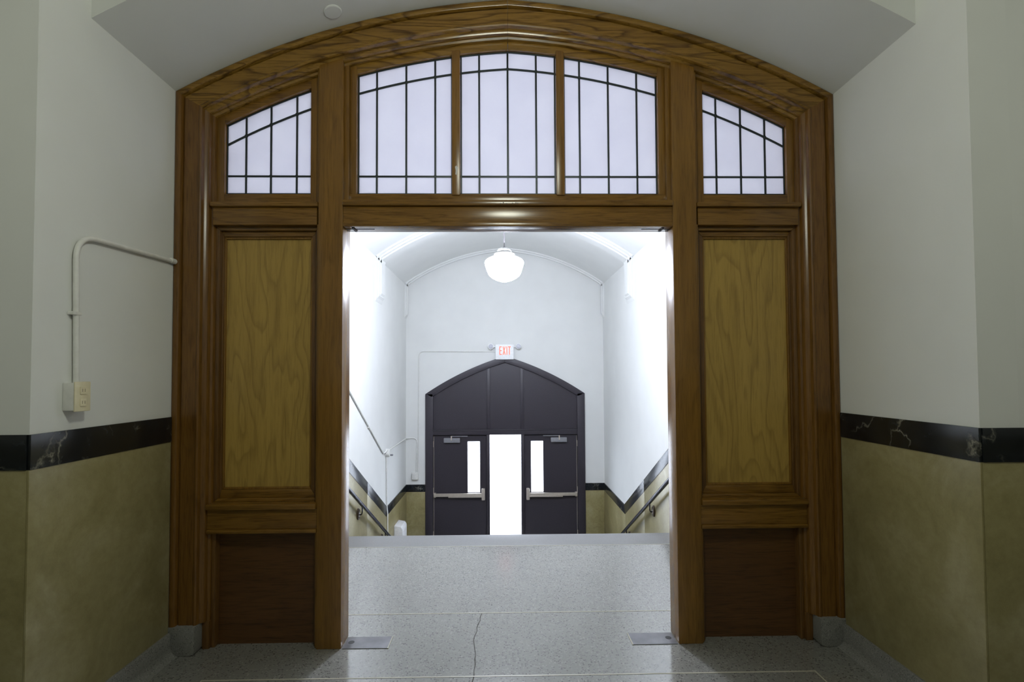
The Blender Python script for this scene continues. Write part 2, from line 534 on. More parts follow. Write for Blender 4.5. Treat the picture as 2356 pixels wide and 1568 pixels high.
struct(vc, 'white arched vault over the stair hall', 'ceiling')
# far wall with the arched door opening
EA = Arch(1.485, 1.15, 1.85, 1.5)
bm = bmesh.new()
for sx in (-1, 1):
    prism(bm, [(sx * 1.40, ZL - .2), (sx * W, ZL - .2), (sx * W, HT), (sx * 1.40, HT)], 'Y', YF, YF + .15)
ln = [(x, EA.z(x) - 0.05) for x, _ in EA.line(-1.40, 1.40, 0, 40)]
strip_prism(bm, [(x, HT) for x, _ in ln], ln, YF, YF + .15)
wf = obj('wall_far', bm, 'wall', smooth=0)
struct(wf, 'white end wall of the stair hall around the exit doors', 'wall')

# wainscot, black band and base in the recess and corridor
def dado(parent, axis, face, sgn, a0, a1, cuts, base=True, prefix=''):
    """slabs on a wall plane. axis 'X': plane x=face, runs in y; axis 'Y': plane y=face, runs in x. sgn: outward normal"""
    t = 0.008
    def bx(name, u0, u1, z0, z1, th, mat, bev):
        if axis == 'X':
            return B(name, face, face + sgn * th, u0, u1, z0, z1, mat, parent, bev)
        return B(name, u0, u1, face, face + sgn * th, z0, z1, mat, parent, bev)
    ed = [a0] + cuts + [a1]
    for u0, u1 in zip(ed[:-1], ed[1:]):
        bx('wainscot_slab', u0 + .0008, u1 - .0008, 0.09, ZBB, t, 'tan', 0.0012)
        bx('band_slab', u0 + .0008, u1 - .0008, ZBB + .0005, ZBT, t + .004, 'black', 0.002)
dado(wl, 'X', -W, 1, -D2 - .008, -0.02, [])
dado(wr, 'X', W, -1, -D2 - .008, -0.02, [])
dado(wcl, 'Y', -D2, -1, -5.9, -W, [-4.6, -3.3, -2.6])
dado(wcr, 'Y', -D2, -1, W, 5.9, [2.6, 3.3, 4.6])
dado(wbk, 'Y', -4.6, 1, -5.98, 5.98, [-4.4, -2.9, -1.4, 0.1, 1.6, 3.1, 4.6])
dado(wel, 'X', -6, 1, -4.58, -0.85, [-3.3, -2.0])
dado(wer, 'X', 6, -1, -4.58, -0.85, [-3.3, -2.0])
def cove_profile(h=0.125):
    return [(0.0, h), (0.016, h), (0.020, h - .006), (0.021, 0.05), (0.027, 0.028), (0.042, 0.010), (0.06, 0.002), (0.06, -0.01), (0.0, -0.01)]
for sx, nm, lb in ((-1, 'left', 'grey terrazzo coved base along the left recess wall'), (1, 'right', 'grey terrazzo coved base along the right recess wall')):
    bm = bmesh.new()
    rows = []
    for y in (-D2 - .02, -0.012):
        rows.append([(sx * (W - d), y, z) for d, z in cove_profile()])
    V = grid(bm, rows, True)
    for r in V:
        bm.faces.new(r)
    struct(obj('baseboard_' + nm, bm, 'terr_base'), lb, 'baseboard')
    bm = bmesh.new()
    rows = [[(x, -D2 - d, z) for d, z in cove_profile()] for x in (sx * (W - .02), sx * 5.9)]
    V = grid(bm, rows, True)
    for r in V:
        bm.faces.new(r)
    struct(obj('baseboard_corridor_' + nm, bm, 'terr_base'), 'grey terrazzo coved base along the corridor wall at far ' + nm, 'baseboard')

# stair hall wainscot and stepped black band
SL = 0.553
Y1, Y2 = 1.77, 1.77 + (1.282 + 0.526) / SL
def stair_dado(parent, sx):
    th = 0.010
    x0, x1 = sx * W, sx * (W - th)
    xb = sx * (W - th - .004)
    zl_t, zl_b = -0.526, -0.661
    yb1, yb2 = Y1 - 0.045, Y2 - 0.045
    def zt(y):
        return ZBT - SL * (y - Y1)
    def zbm(y):
        return zt(y) - 0.160
    ybl = Y1 + (ZBT - .160 - ZBB) / SL      # where sloped bottom meets flat bottom
    yb2 = Y1 + (ZBT - .160 - zl_b) / SL
    def pc(name, poly, mat, xx, bev):
        PR(name, poly, 'X', x0, xx, mat, parent, bev)
    pc('band_slab', [(0.2, ZBB), (ybl, ZBB), (Y1, ZBT), (0.2, ZBT)], 'black', xb, 0.002)
    cuts = [Y1, Y1 + 1.05, Y1 + 2.15, Y2]
    lowc = [ybl, Y1 + 1.05, Y1 + 2.15, yb2]
    for i in range(3):
        a, b_, c, d = cuts[i], cuts[i + 1], lowc[i], lowc[i + 1]
        pc('band_slab', [(c + .001, zbm(c)), (d, zbm(d)), (b_, zt(b_)), (a + .001, zt(a))], 'black', xb, 0.002)
    pc('band_slab', [(yb2 + .001, zl_b), (YF, zl_b), (YF, zl_t), (Y2 + .001, zl_t)], 'black', xb, 0.002)
    pc('wainscot_slab', [(0.2, 0), (ybl, -0.0), (ybl, ZBB), (0.2, ZBB)], 'tan', x1, 0.0012)
    e = [ybl, Y1 + 1.05, Y1 + 2.15, yb2]
    for a, b_ in zip(e[:-1], e[1:]):
        pc('wainscot_slab', [(a + .001, ZL), (b_ - .001, ZL), (b_ - .001, zbm(b_) - .0005), (a + .001, zbm(a) - .0005)], 'tan', x1, 0.0012)
    pc('wainscot_slab', [(yb2 + .001, ZL), (YF, ZL), (YF, zl_b), (yb2 + .001, zl_b)], 'tan', x1, 0.0012)
stair_dado(wsl, -1)
stair_dado(wsr, 1)
for sx in (-1, 1):
    B('wainscot_slab', sx * 1.49, sx * (W - .010), YF - .010, YF, ZL, -0.661, 'tan', wf, 0.0012)
    B('band_slab', sx * 1.49, sx * (W - .014), YF - .014, YF, -0.660, -0.526, 'black', wf, 0.002)

# plaster ribs of the vault with corbelled feet
def rib(y0, y1, label):
    e = empty('trim_1', (0, (y0 + y1) / 2, 2.6))
    struct(e, label, 'moulding')
    layers = ((y0, y1, 0.025, 2.60), (y0 + .045, y1 - .045, 0.05, 2.64), (y0 + .10, y1 - .10, 0.07, 2.68))
    for k, (a, b_, t, zb) in enumerate(layers):
        if b_ - a < .03:
            continue
        bm = bmesh.new()
        tl = VA.line(-W, W, -.02, 48)
        bl = [(max(-W + t, min(W - t, x)), VA.z(x, t)) for x, _ in tl]
        strip_prism(bm, tl, bl, a, b_)
        obj('arch_rib', bm, 'wall', e, smooth=20)
        for sx in (-1, 1):
            zt = VA.z(W - t, t) + .01
            PR('rib_foot', [(sx * W, zb - .02 - t), (sx * (W - t), zb), (sx * (W - t), zt), (sx * W, zt)], 'Y', a, b_, 'wall', e)
    return e
rib(4.33, 4.73, 'white moulded plaster rib arching across the middle of the stair vault')
rib(6.46, 6.60, 'white plaster rib arching against the far wall above the exit').name = 'trim_2'

# ------------------------------------------------------------------ oak doorway screen
SC = empty('doorway_screen', (0, 0.08, 0))
tag(SC, 'varnished oak doorway screen with arched leaded transom and side panels', 'door frame')
ZP = 0.152
prof = [(0.0, 0.185), (0.0, -0.004), (0.004, -0.014), (0.012, -0.018), (0.026, -0.018), (0.034, -0.014), (0.037, -0.006), (0.038, 0.010), (0.044, 0.010), (0.046, 0.002),
        (0.122, 0.002), (0.126, -0.002), (0.134, -0.004), (0.141, 0.000), (0.144, 0.008), (0.146, 0.018), (0.155, 0.026), (0.166, 0.030),
        (0.170, 0.038), (0.171, 0.052), (0.182, 0.056), (0.186, 0.066), (0.186, 0.185)]
CASE_T = 0.186
for sx in (-1, 1):
    bm = bmesh.new()
    rows = [[(sx * (W - t), y, ZP) for t, y in prof], [(sx * (W - t), y, AR.z(W - t, t)) for t, y in prof]]
    V = grid(bm, rows, True)
    bm.faces.new(V[0]); bm.faces.new(V[1])
    obj('casing_jamb', bm, 'oak_case', SC, smooth=28)
    bm = bmesh.new()
    rows = []
    N = 40
    for i in range(N + 1):
        u = i / N
        rows.append([(sx * max((W - t) * (1 - u), 0.0006), y, AR.z((W - t) * (1 - u), t)) for t, y in prof])
    V = grid(bm, rows, True)
    bm.faces.new(V[0]); bm.faces.new(V[-1])
    obj('casing_arch', bm, 'oak_arch', SC, smooth=28)
    # terrazzo plinth block with rounded foot
    PR('plinth_block', [(sx * (W - .002), 0.0), (sx * 1.728, 0.0), (sx * 1.708, 0.006), (sx * 1.703, 0.02), (sx * 1.703, ZP), (sx * (W - .002), ZP)], 'Y', -0.026, 0.16, 'terr_base', SC, 0.008)
    # casing return down to the floor behind the plinth
    B('casing_foot', sx * 1.703, sx * 1.664, 0.045, 0.185, 0.0, ZP, 'oak_dark_v', SC, 0.004)
    # post between doorway and side panel
    xa, xb = 0.934, 1.072
    n = 6
    tp = [(sx * (xb + (xa - xb) * i / n), AR.z(xb + (xa - xb) * i / n, 0.128)) for i in range(n + 1)]
    PR('post', [(sx * xa, 0.0), (sx * xb, 0.0)] + tp, 'Y', 0.026, 0.165, 'oak_v', SC, 0.006)
    for xx in (xa - 0.0, xb):
        pass
    # bead let into the post's outer arris
    B('post_bead', sx * 1.072, sx * 1.083, 0.040, 0.16, 0.0, 2.356, 'oak_v', SC, 0.003)
    B('post_bead', sx * 1.072, sx * 1.083, 0.040, 0.16, 2.48, AR.z(1.08, 0.15), 'oak_v', SC, 0.003)
    # side rails and ledges
    xi, xo = 1.083, W - CASE_T
    B('side_rail', sx * xi, sx * xo, 0.036, 0.165, 2.352, 2.452, 'oak_h', SC, 0.004)
    B('ledge', sx * 1.073, sx * (xo + .008), 0.016, 0.165, 2.452, 2.479, 'oak_h', SC, 0.008)
    B('panel_sill', sx * 1.073, sx * (xo + .012), 0.012, 0.165, 0.765, 0.797, 'oak_h', SC, 0.009)
    B('side_rail', sx * 1.073, sx * (xo + .012), 0.034, 0.165, 0.655, 0.765, 'oak_h', SC, 0.004)
    B('rail_moulding', sx * 1.073, sx * (xo + .012), 0.024, 0.165, 0.632, 0.655, 'oak_h', SC, 0.008)
    # framed plywood panel
    PX0, PX1, PZ0, PZ1 = 1.140, 1.630, 0.872, 2.288
    def ring(a0, a1, b0, b1, c0, c1, d0, d1, yf, name, mv, mh):
        # outer rect a0..a1 x c0..c1, inner rect b0..b1 x d0..d1, each side a mitred piece
        O = [(a0, c0), (a1, c0), (a1, c1), (a0, c1)]
        I = [(b0, d0), (b1, d0), (b1, d1), (b0, d1)]
        for k in range(4):
            j = (k + 1) % 4
            pl = [(sx * p[0], p[1]) for p in (O[k], O[j], I[j], I[k])]
            PR(name, pl, 'Y', yf, 0.15, mh if k % 2 == 0 else mv, SC, 0.003)
    ring(xi, xo, xi + .016, xo - .022, 0.797, 2.352, 0.815, 2.330, 0.072, 'panel_stop', 'oak_dark_v', 'oak_h')
    ring(xi + .016, xo - .022, PX0 - .012, PX1 + .001, 0.815, 2.330, PZ0 - .012, PZ1 + .012, 0.092, 'panel_frame', 'oak_dark_v', 'oak_h')
    ring(PX0 - .012, PX1 + .001, PX0, PX1 - .008, PZ0 - .012, PZ1 + .012, PZ0, PZ1, 0.100, 'panel_bead', 'oak_v', 'oak_v')
    B('plywood_panel', sx * (PX0 - .002), sx * (PX1 - .006), 0.112, 0.145, PZ0 - .002, PZ1 + .002, 'ply', SC)
    # lower solid panel
    B('lower_panel', sx * 1.083, sx * 1.664, 0.100, 0.15, 0.0, 0.632, 'oak_dark', SC)
    B('panel_edge', sx * 1.083, sx * 1.097, 0.060, 0.12, 0.0, 0.632, 'oak_dark_v', SC, 0.004)
    B('panel_edge', sx * 1.640, sx * 1.664, 0.060, 0.12, 0.0, 0.632, 'oak_dark_v', SC, 0.005)
    # side sash around the leaded light
    GX0, GX1, GZ0 = 1.133, 1.622, 2.545
    TG = AR.R - 4.106
    n = 12
    B('sash_rail', sx * xi, sx * xo, 0.072, 0.135, 2.479, GZ0 - .004, 'oak_h', SC, 0.005)
    for (a, b_) in ((xi, GX0), (GX1, xo)):
        pl = [(sx * a, 2.49), (sx * b_, 2.49)] + [(sx * (b_ + (a - b_) * i / 3), AR.z(b_ + (a - b_) * i / 3, CASE_T)) for i in range(4)]
        PR('sash_stile', pl, 'Y', 0.070, 0.135, 'oak_v', SC, 0.004)
    bm = bmesh.new()
    xs = [GX0 - .01 + (GX1 - GX0 + .02) * i / n for i in range(n + 1)]
    strip_prism(bm, [(sx * x, AR.z(x, CASE_T - .004)) for x in xs], [(sx * x, AR.z(x, TG)) for x in xs], 0.073, 0.134)
    obj('sash_head', bm, 'oak_h', SC, 0.003, smooth=28)
# centre: head rail, ledge, sash
B('head_rail', -0.934, 0.934, 0.032, 0.145, 2.366, 2.456, 'oak_h', SC, 0.003)
B('head_edge', -0.934, 0.934, 0.026, 0.145, 2.341, 2.366, 'oak_h', SC, 0.004)
B('ledge', -0.934, 0.934, 0.012, 0.145, 2.456, 2.489, 'oak_h', SC, 0.008)
B('sash_rail', -0.934, 0.934, 0.066, 0.135, 2.489, 2.540, 'oak_h', SC, 0.005)
for sx in (-1, 1):
    for nm, a, b_, yf in (('sash_bead', 0.934, 0.908, 0.048), ('sash_stile', 0.908, 0.870, 0.068)):
        pl = [(sx * a, 2.49), (sx * b_, 2.49), (sx * b_, AR.z(b_, CASE_T)), (sx * a, AR.z(a, CASE_T))]
        PR(nm, pl, 'Y', yf, 0.135, 'oak_v', SC, 0.004)
    xa, xb = 0.276, 0.325
    pl = [(sx * xa, 2.53), (sx * xb, 2.53), (sx * xb, AR.z(xb, CASE_T + .03)), (sx * xa, AR.z(xa, CASE_T + .03))]
    PR('mullion', pl, 'Y', 0.058, 0.135, 'oak_v', SC, 0.008)
    bm = bmesh.new()
    xs = [0.0008 + (0.912 - .0008) * i / 28 for i in range(29)]
    strip_prism(bm, [(sx * x, AR.z(x, CASE_T - .004)) for x in xs], [(sx * x, AR.z(x, TG)) for x in xs], 0.074, 0.134)
    obj('sash_head', bm, 'oak_arch', SC, 0.003, smooth=28)
# paint chip on the left mullion, plugged screw holes on the ledge
PR('paint_chip', [(-0.304, 2.650), (-0.296, 2.646), (-0.293, 2.668), (-0.290, 2.690), (-0.297, 2.701), (-0.306, 2.694), (-0.302, 2.672)], 'Y', 0.0565, 0.060, 'fitter', SC)['label'] = 'small chipped spot of pale paint'
for x, z in ((-.046, 2.467), (-.03, 2.471), (-.012, 2.466), (.022, 2.468), (.040, 2.470), (.05, 2.467)):
    bm = bmesh.new()
    lathe(bm, [(0.0028, 0.0112), (0.0028, 0.014)], (x, 0, z), 10, 'Y')
    obj('screw_hole', bm, 'grime', SC)
# top pivots in the head
for sx in (-1, 1):
    B('pivot_slot', sx * .880, sx * .892, 0.050, 0.125, 2.336, 2.343, 'dark', SC)
    B('pivot_plate', sx * .934, sx * .770, 0.082, 0.090, 2.3395, 2.343, 'lead', SC)

# leaded lights: lead border + panes + cames, all real pieces
YG = 0.100
T_LEAD = AR.R - 4.004
Z_H, Z_B = 2.652, 2.546
def leaded(x0, x1, cuts, label):
    bm = bmesh.new()
    e = 0.007
    n = 10
    xs = [x0 + (x1 - x0) * i / n for i in range(n + 1)]
    if x0 < 0 < x1:
        xs = sorted(set(xs + [0.0]))
    strip_prism(bm, [(x, AR.z(x, TG - .003)) for x in xs], [(x, AR.z(x, TG + e)) for x in xs], YG - .006, YG + .006)
    box(bm, x0, x1, YG - .006, YG + .006, Z_B - .003, Z_B + e)
    for a, b_ in ((x0 - .003, x0 + e), (x1 - e, x1 + .003)):
        zt_ = min(AR.z(a, TG), AR.z(b_, TG))
        box(bm, a, b_, YG - .006, YG + .006, Z_B, zt_)
    light = obj('leaded_light', bm, 'lead', SC, smooth=0)
    light['label'] = label
    h = 0.0055
    for c in cuts:
        B('lead_came', c - h, c + h, YG - .005, YG + .005, Z_B, AR.z(c, TG), 'lead', light, 0.002)
    B('lead_came', x0, x1, YG - .0055, YG + .0055, Z_H - h, Z_H + h, 'lead', light, 0.002)
    bm = bmesh.new()
    strip_prism(bm, [(x, AR.z(x, T_LEAD - h)) for x in xs], [(x, AR.z(x, T_LEAD + h)) for x in xs], YG - .0055, YG + .0055)
    obj('lead_came', bm, 'lead', light, smooth=0)
    for c in cuts:           # solder joints
        for z in (Z_H, AR.z(c, T_LEAD)):
            bm = bmesh.new()
            lathe(bm, [(0.0095, -0.0062), (0.0095, 0.0)], (c, YG, z), 10, 'Y')
            obj('solder_joint', bm, 'lead', light)
    ed = [x0] + list(cuts) + [x1]
    for a, b_ in zip(ed[:-1], ed[1:]):
        q = [a + (b_ - a) * i / 4 for i in range(5)]
        PR('pane', [(a, Z_B), (b_, Z_B), (b_, Z_H), (a, Z_H)], 'Y', YG - .0015, YG + .0015, 'frost', light, smooth=0)
        PR('pane', [(a, Z_H), (b_, Z_H)] + [(x, AR.z(x, T_LEAD)) for x in reversed(q)], 'Y', YG - .0015, YG + .0015, 'frost', light, smooth=0)
        PR('pane', [(x, AR.z(x, T_LEAD)) for x in q] + [(x, AR.z(x, TG)) for x in reversed(q)], 'Y', YG - .0015, YG + .0015, 'frost', light, smooth=0)
leaded(-1.622, -1.133, (-1.512, -1.370, -1.222), 'leaded frosted side light left of the doorway')
leaded(-0.870, -0.325, (-0.762, -0.592, -0.424), 'left leaded frosted light over the doorway')
leaded(-0.276, 0.276, (-0.168, -0.002, 0.164), 'middle leaded frosted light over the doorway')
leaded(0.325, 0.870, (0.418, 0.586, 0.754), 'right leaded frosted light over the doorway')
leaded(1.133, 1.622, (1.220, 1.365, 1.508), 'leaded frosted side light right of the doorway')

# ------------------------------------------------------------------ exit doors
YD = YF - 0.02
EX = empty('exit_door_frame', (0, YF, ZL))
tag(EX, 'dark painted arched exit door frame with panelled tympanum and tall centre glass', 'door frame')
EFT = 0.115
def eline(t, n=40, xa=-1.485, xb=1.485):
    return [(x, z) for x, z in EA.line(xa, xb, t, n)]
for sx in (-1, 1):
    B('frame_jamb', sx * 1.485, sx * 1.345, YD - .02, YF + .10, ZL, 1.15, 'door', EX, 0.005)
    bm = bmesh.new()
    N = 24
    tl = [(sx * 1.485 * (1 - i / N), EA.z(1.485 * (1 - i / N))) for i in range(N + 1)]
    bl = [(sx * 1.365 * (1 - i / N), EA.z(1.365 * (1 - i / N), EFT)) for i in range(N + 1)]
    strip_prism(bm, tl, bl, YD - .02, YF + .10)
    obj('frame_arch', bm, 'door', EX, 0.005, smooth=28)
    B('mullion_post', sx * 0.292, sx * 0.352, YD - .01, YF + .09, ZL, 0.385, 'door', EX, 0.006)
    B('tympanum_stile', sx * 0.285, sx * 0.345, YD + .008, YF + .06, 0.485, EA.z(.30, EFT) + .01, 'door', EX, 0.005)
    # side tympanum panel
    q = [0.345 + (1.345 - .345) * i / 12 for i in range(13)]
    PR('tympanum_panel', [(sx * .345, 0.48)] + [(sx * 1.345, 0.48)] + [(sx * x, EA.z(x, EFT - .02)) for x in reversed(q)], 'Y', YD + .022, YF + .06, 'door', EX)
q = [-.285 + .57 * i / 8 for i in range(9)]
PR('tympanum_panel', [(-.285, 0.48), (.285, 0.48)] + [(x, EA.z(x, EFT - .02)) for x in reversed(q)], 'Y', YD + .022, YF + .06, 'door', EX)
B('transom_bar', -1.36, 1.36, YD - .012, YF + .10, 0.385, 0.485, 'door', EX, 0.006)
B('transom_cap', -1.36, 1.36, YD - .022, YF, 0.462, 0.485, 'door', EX, 0.005)
cg = B('centre_pane', -0.292, 0.292, YF + .028, YF + .036, ZL + .06, 0.385, 'glass', EX)
B('pane_sill', -0.292, 0.292, YD, YF + .07, ZL, ZL + .06, 'door', EX, 0.004)
for i, sx in enumerate((-1, 1)):
    side = 'left' if sx < 0 else 'right'
    D = empty('door_%d' % (i + 1), (sx * 0.84, YF + .03, ZL))
    struct(D, 'dark %s exit door leaf with narrow glass and push bar' % side, 'door')
    xi, xo = 0.358, 1.338
    lx0, lx1, lz0, lz1 = 0.470, 0.712, -0.690, 0.268
    B('door_stop', sx * 0.352, sx * 1.345, YF + .058, YF + .09, 0.345, 0.386, 'door', EX)
    B('door_stop', sx * 1.345, sx * 1.318, YF + .058, YF + .09, ZL, 0.36, 'door', EX)
    B('door_stop', sx * 0.352, sx * 0.378, YF + .058, YF + .09, ZL, 0.36, 'door', EX)
    yd0, yd1 = YF + .012, YF + .056
    B('stile', sx * xi, sx * lx0, yd0, yd1, ZL + .012, 0.368, 'door', D)
    B('leaf', sx * lx1, sx * xo, yd0, yd1, ZL + .012, 0.368, 'door', D)
    B('top_rail', sx * lx0, sx * lx1, yd0, yd1, lz1, 0.368, 'door', D)
    B('bottom_rail', sx * lx0, sx * lx1, yd0, yd1, ZL + .012, lz0, 'door', D)
    p = B('pane', sx * lx0, sx * lx1, YF + .03, YF + .036, lz0, lz1, 'glass', D)
    bm = bmesh.new()
    for (a, b_, c, d) in ((lx0 - .014, lx0 + .008, lz0, lz1), (lx1 - .008, lx1 + .014, lz0, lz1), (lx0, lx1, lz1 - .008, lz1 + .014), (lx0, lx1, lz0 - .014, lz0 + .008)):
        box(bm, min(sx * a, sx * b_), max(sx * a, sx * b_), yd0 - .006, yd0 + .002, c, d)
    obj('glazing_bead', bm, 'door', D)
    bar = B('push_bar', sx * 0.43, sx * 1.325, YF - .055, YF - .018, -0.748, -0.690, 'bar', D, 0.008)
    bar['label'] = 'satin metal panic push bar'
    B('bar_housing', sx * 0.43, sx * 1.06, YF - .062, YF + .012, -0.765, -0.730, 'bar', bar, 0.006)
    B('latch_case', sx * 0.385, sx * 0.445, YF - .075, YF + .012, -0.815, -0.605, 'bar', bar, 0.012)
    B('bar_bracket', sx * 1.29, sx * 1.334, YF - .058, YF + .012, -0.760, -0.680, 'bar', bar, 0.008)
    cl = B('door_closer', sx * 0.845, sx * 1.145, YF - .05, YF + .012, 0.245, 0.330, 'closer', D, 0.008)
    B('closer_arm', sx * 0.99, sx * 1.012, YF - .07, YF - .05, 0.29, 0.372, 'bar', cl, 0.003)
    B('closer_arm', sx * 0.70, sx * 1.01, YF - .068, YF - .054, 0.360, 0.374, 'closer', cl, 0.003)
    for z in (-1.50, -0.70, 0.16):
        bm = bmesh.new()
        lathe(bm, [(0.009, 0), (0.009, 0.11)], (sx * 1.340, YF - .003, z), 10)
        obj('hinge', bm, 'bar', D)
    B('edge_trim', sx * 1.330, sx * 1.337, YF + .004, YF + .012, ZL + .02, 0.36, 'bar', D)

# outside ground
og = B('ground', -14, 14, YF + .15, YF + 24, ZL - .25, ZL - .03, 'conc', smooth=0)
struct(og, 'pale concrete paving outside the exit doors', 'ground')

# ------------------------------------------------------------------ lamps
def pendant(x, y, z0, ztop, globe_mat, label):
    """schoolhouse globe, z0 = bottom of the glass"""
    P = empty('pendant_lamp', (x, y, z0))
    tag(P, label, 'lamp', 'schoolhouse pendant lamps')
    g = [(0.004, 0.0), (0.045, 0.006), (0.09, 0.022), (0.13, 0.044), (0.158, 0.066), (0.172, 0.085), (0.185, 0.118), (0.201, 0.165),
         (0.208, 0.190), (0.210, 0.208), (0.204, 0.226), (0.186, 0.242), (0.15, 0.260), (0.118, 0.273), (0.104, 0.284), (0.100, 0.292)]
    bm = bmesh.new()
    lathe(bm, [(r, z0 + z) for r, z in g], (x, y, 0), 48)
    obj('globe', bm, globe_mat, P, smooth=60)
    bm = bmesh.new()
    lathe(bm, [(0.108, z0 + .290), (0.110, z0 + .300), (0.100, z0 + .306), (0.084, z0 + .310), (0.078, z0 + .335), (0.066, z0 + .356), (0.05, z0 + .364), (0.018, z0 + .366)], (x, y, 0), 36)
    obj('fitter_cap', bm, 'fitter', P)
    bm = bmesh.new()
    lathe(bm, [(0.016, z0 + .364), (0.016, z0 + .376), (0.009, z0 + .384)], (x, y, 0), 16)
    obj('collar', bm, 'brass', P)
    bm = bmesh.new()
    lathe(bm, [(0.0065, z0 + .38), (0.0065, ztop - .02)], (x, y, 0), 12)
    obj('rod', bm, 'brass', P)
    bm = bmesh.new()
    lathe(bm, [(0.012, ztop - .07), (0.05, ztop - .045), (0.065, ztop - .012), (0.066, ztop)], (x, y, 0), 28)
    obj('ceiling_canopy', bm, 'fitter', P)
    return P
pendant(-0.018, 2.6, 2.503, VA.z(0) - .005, 'stair_globe', 'glowing white schoolhouse pendant lamp hanging over the stairs')
for hx, hy, hl in ((0.0, -1.85, 'white schoolhouse pendant lamp hanging in the corridor before the oak screen'),
                   (-3.3, -2.2, 'added out-of-view fill lamp in schoolhouse pendant form left of the recess'),
                   (3.3, -2.2, 'added out-of-view fill lamp in schoolhouse pendant form right of the recess')):
    pendant(hx, hy, 2.86, HT, 'hall_globe' if hx == 0 else 'fill_globe', hl)  # side pair is added fill, unseen, to light the facing wall strips

# ------------------------------------------------------------------ exit sign with emergency lamp heads
XS = empty('exit_sign', (-0.006, YF - .05, 1.79))
tag(XS, 'white exit sign with red letters and two lamp heads above exit doors', 'exit sign')
B('sign_housing', -0.176, 0.164, YF - .085, YF - .042, 1.785, 2.065, 'sign', XS, 0.008)
B('mount_plate', -0.10, 0.09, YF - .042, YF, 1.88, 2.05, 'sign', XS)
def stroke(bm, p, q, wd, y0, y1):
    p, q = Vector(p), Vector(q)
    d = (q - p).normalized()
    n = Vector((-d.y, d.x)) * wd / 2
    prism(bm, [tuple(p + n), tuple(q + n), tuple(q - n), tuple(p - n)], 'Y', y0, y1)
yl0, yl1 = YF - .0865, YF - .083
zb, zt, sw = 1.872, 2.028, 0.017
def letters():
    L = {}
    L['letter_e'] = [((-.097, zb), (-.097, zt)), ((-.104, zt - sw / 2), (-.060, zt - sw / 2)), ((-.10, (zb + zt) / 2), (-.062, (zb + zt) / 2)), ((-.104, zb + sw / 2), (-.060, zb + sw / 2))]
    L['letter_x'] = [((-.038, zb), (.004, zt)), ((.004, zb), (-.038, zt))]
    L['letter_i'] = [((.034, zb), (.034, zt))]
    L['letter_t'] = [((.082, zb), (.082, zt)), ((.056, zt - sw / 2), (.108, zt - sw / 2))]
    return L
for nm, ss in letters().items():
    bm = bmesh.new()
    for k, (p, q) in enumerate(ss):
        stroke(bm, p, q, sw, yl0 - .0002 * k, yl1)
    obj(nm, bm, 'red', XS, smooth=0)
for sx, cx in ((-1, -0.262), (1, 0.250)):
    bm = bmesh.new()
    lathe(bm, [(0.02, YF), (0.022, YF - .05), (0.048, YF - .065), (0.056, YF - .085), (0.054, YF - .105), (0.046, YF - .112)], (cx, 0, 2.028), 24, 'Y')
    hd_ = obj('lamp_head', bm, 'sign', XS)
    bm = bmesh.new()
    lathe(bm, [(0.043, YF - .1125), (0.038, YF - .118), (0.018, YF - .124), (0.003, YF - .125)], (cx, 0, 2.028), 20, 'Y')
    obj('lamp_lens', bm, 'lens', hd_)
    B('lamp_arm', cx, sx * 0.16, YF - .045, YF - .02, 2.012, 2.035, 'sign', XS, 0.004)

# ------------------------------------------------------------------ handrails
def handrail(sx, label):
    H = empty('handrail', (sx * 1.765, 3.5, -0.2))
    tag(H, label, 'handrail', 'stair handrails')
    x = sx * 1.765
    def rz(y):
        return 0.275 - 0.575 * (y - 2.80)
    ya, yb = 1.95, 4.98
    path = fillet([(sx * (W - .012), ya, rz(ya)), (x, ya, rz(ya)), (x, yb, rz(yb)), (sx * (W - .012), yb, rz(yb))], 0.05, 6)
    T('rail', path, 0.022, 'rail', H, 16)
    for yk in (2.25, 3.42, 4.62):
        zr = rz(yk)
        T('bracket_arm', fillet([(sx * (W - .012), yk + .06, zr - .125), (sx * 1.79, yk + .05, zr - .135), (x, yk, zr - .085), (x, yk - .005, zr - .018)], 0.03, 6), 0.0075, 'rail', H, 10)
        bm = bmesh.new()
        lathe(bm, [(0.046, sx * (W - .010)), (0.046, sx * (W - .026)), (0.038, sx * (W - .034)), (0.012, sx * (W - .038))], (0, 0, 0), 20, 'X')
        bmesh.ops.scale(bm, verts=bm.verts, vec=(1, 1, 1.55))
        bmesh.ops.translate(bm, verts=bm.verts, vec=(0, yk + .06, zr - .125))
        obj('bracket_plate', bm, 'bracket', H)
    return H
handrail(-1, 'black tube handrail on the left stair wall')
handrail(1, 'black tube handrail on the right stair wall')

# ------------------------------------------------------------------ conduits and boxes
# recess, left wall
OC = empty('outlet_conduit', (-W, -0.64, 1.36))
tag(OC, 'white conduit bending down to an ivory outlet on the left recess wall', 'conduit')
xc = -W + .014
T('conduit_pipe', fillet([(xc, -0.020, 2.130), (xc, -0.655, 2.105), (xc, -0.640, 1.47)], 0.11, 10), 0.011, 'conduit', OC, 12)
B('conduit_strap', -W, xc + .013, -0.675, -0.630, 1.762, 1.776, 'conduit', OC, 0.003)
bm = bmesh.new()
lathe(bm, [(0.0145, -.055), (0.0145, -0.0195)], (xc, 0, 2.131), 14, 'Y')
obj('coupling', bm, 'conduit', OC)
B('outlet_box', -W, -W + .048, -0.690, -0.615, 1.362, 1.478, 'conduit', OC, 0.005)
cv = B('cover_plate', -W + .048, -W + .054, -0.692, -0.613, 1.358, 1.482, 'ivory', OC, 0.004)
for z in (1.395, 1.445):
    B('receptacle', -W + .053, -W + .0575, -0.668, -0.637, z - .016, z + .016, 'ivory', cv, 0.003)
    for y in (-0.660, -0.648):
        B('slot', -W + .0570, -W + .0578, y, y + .003, z - .006, z + .007, 'socket', cv)
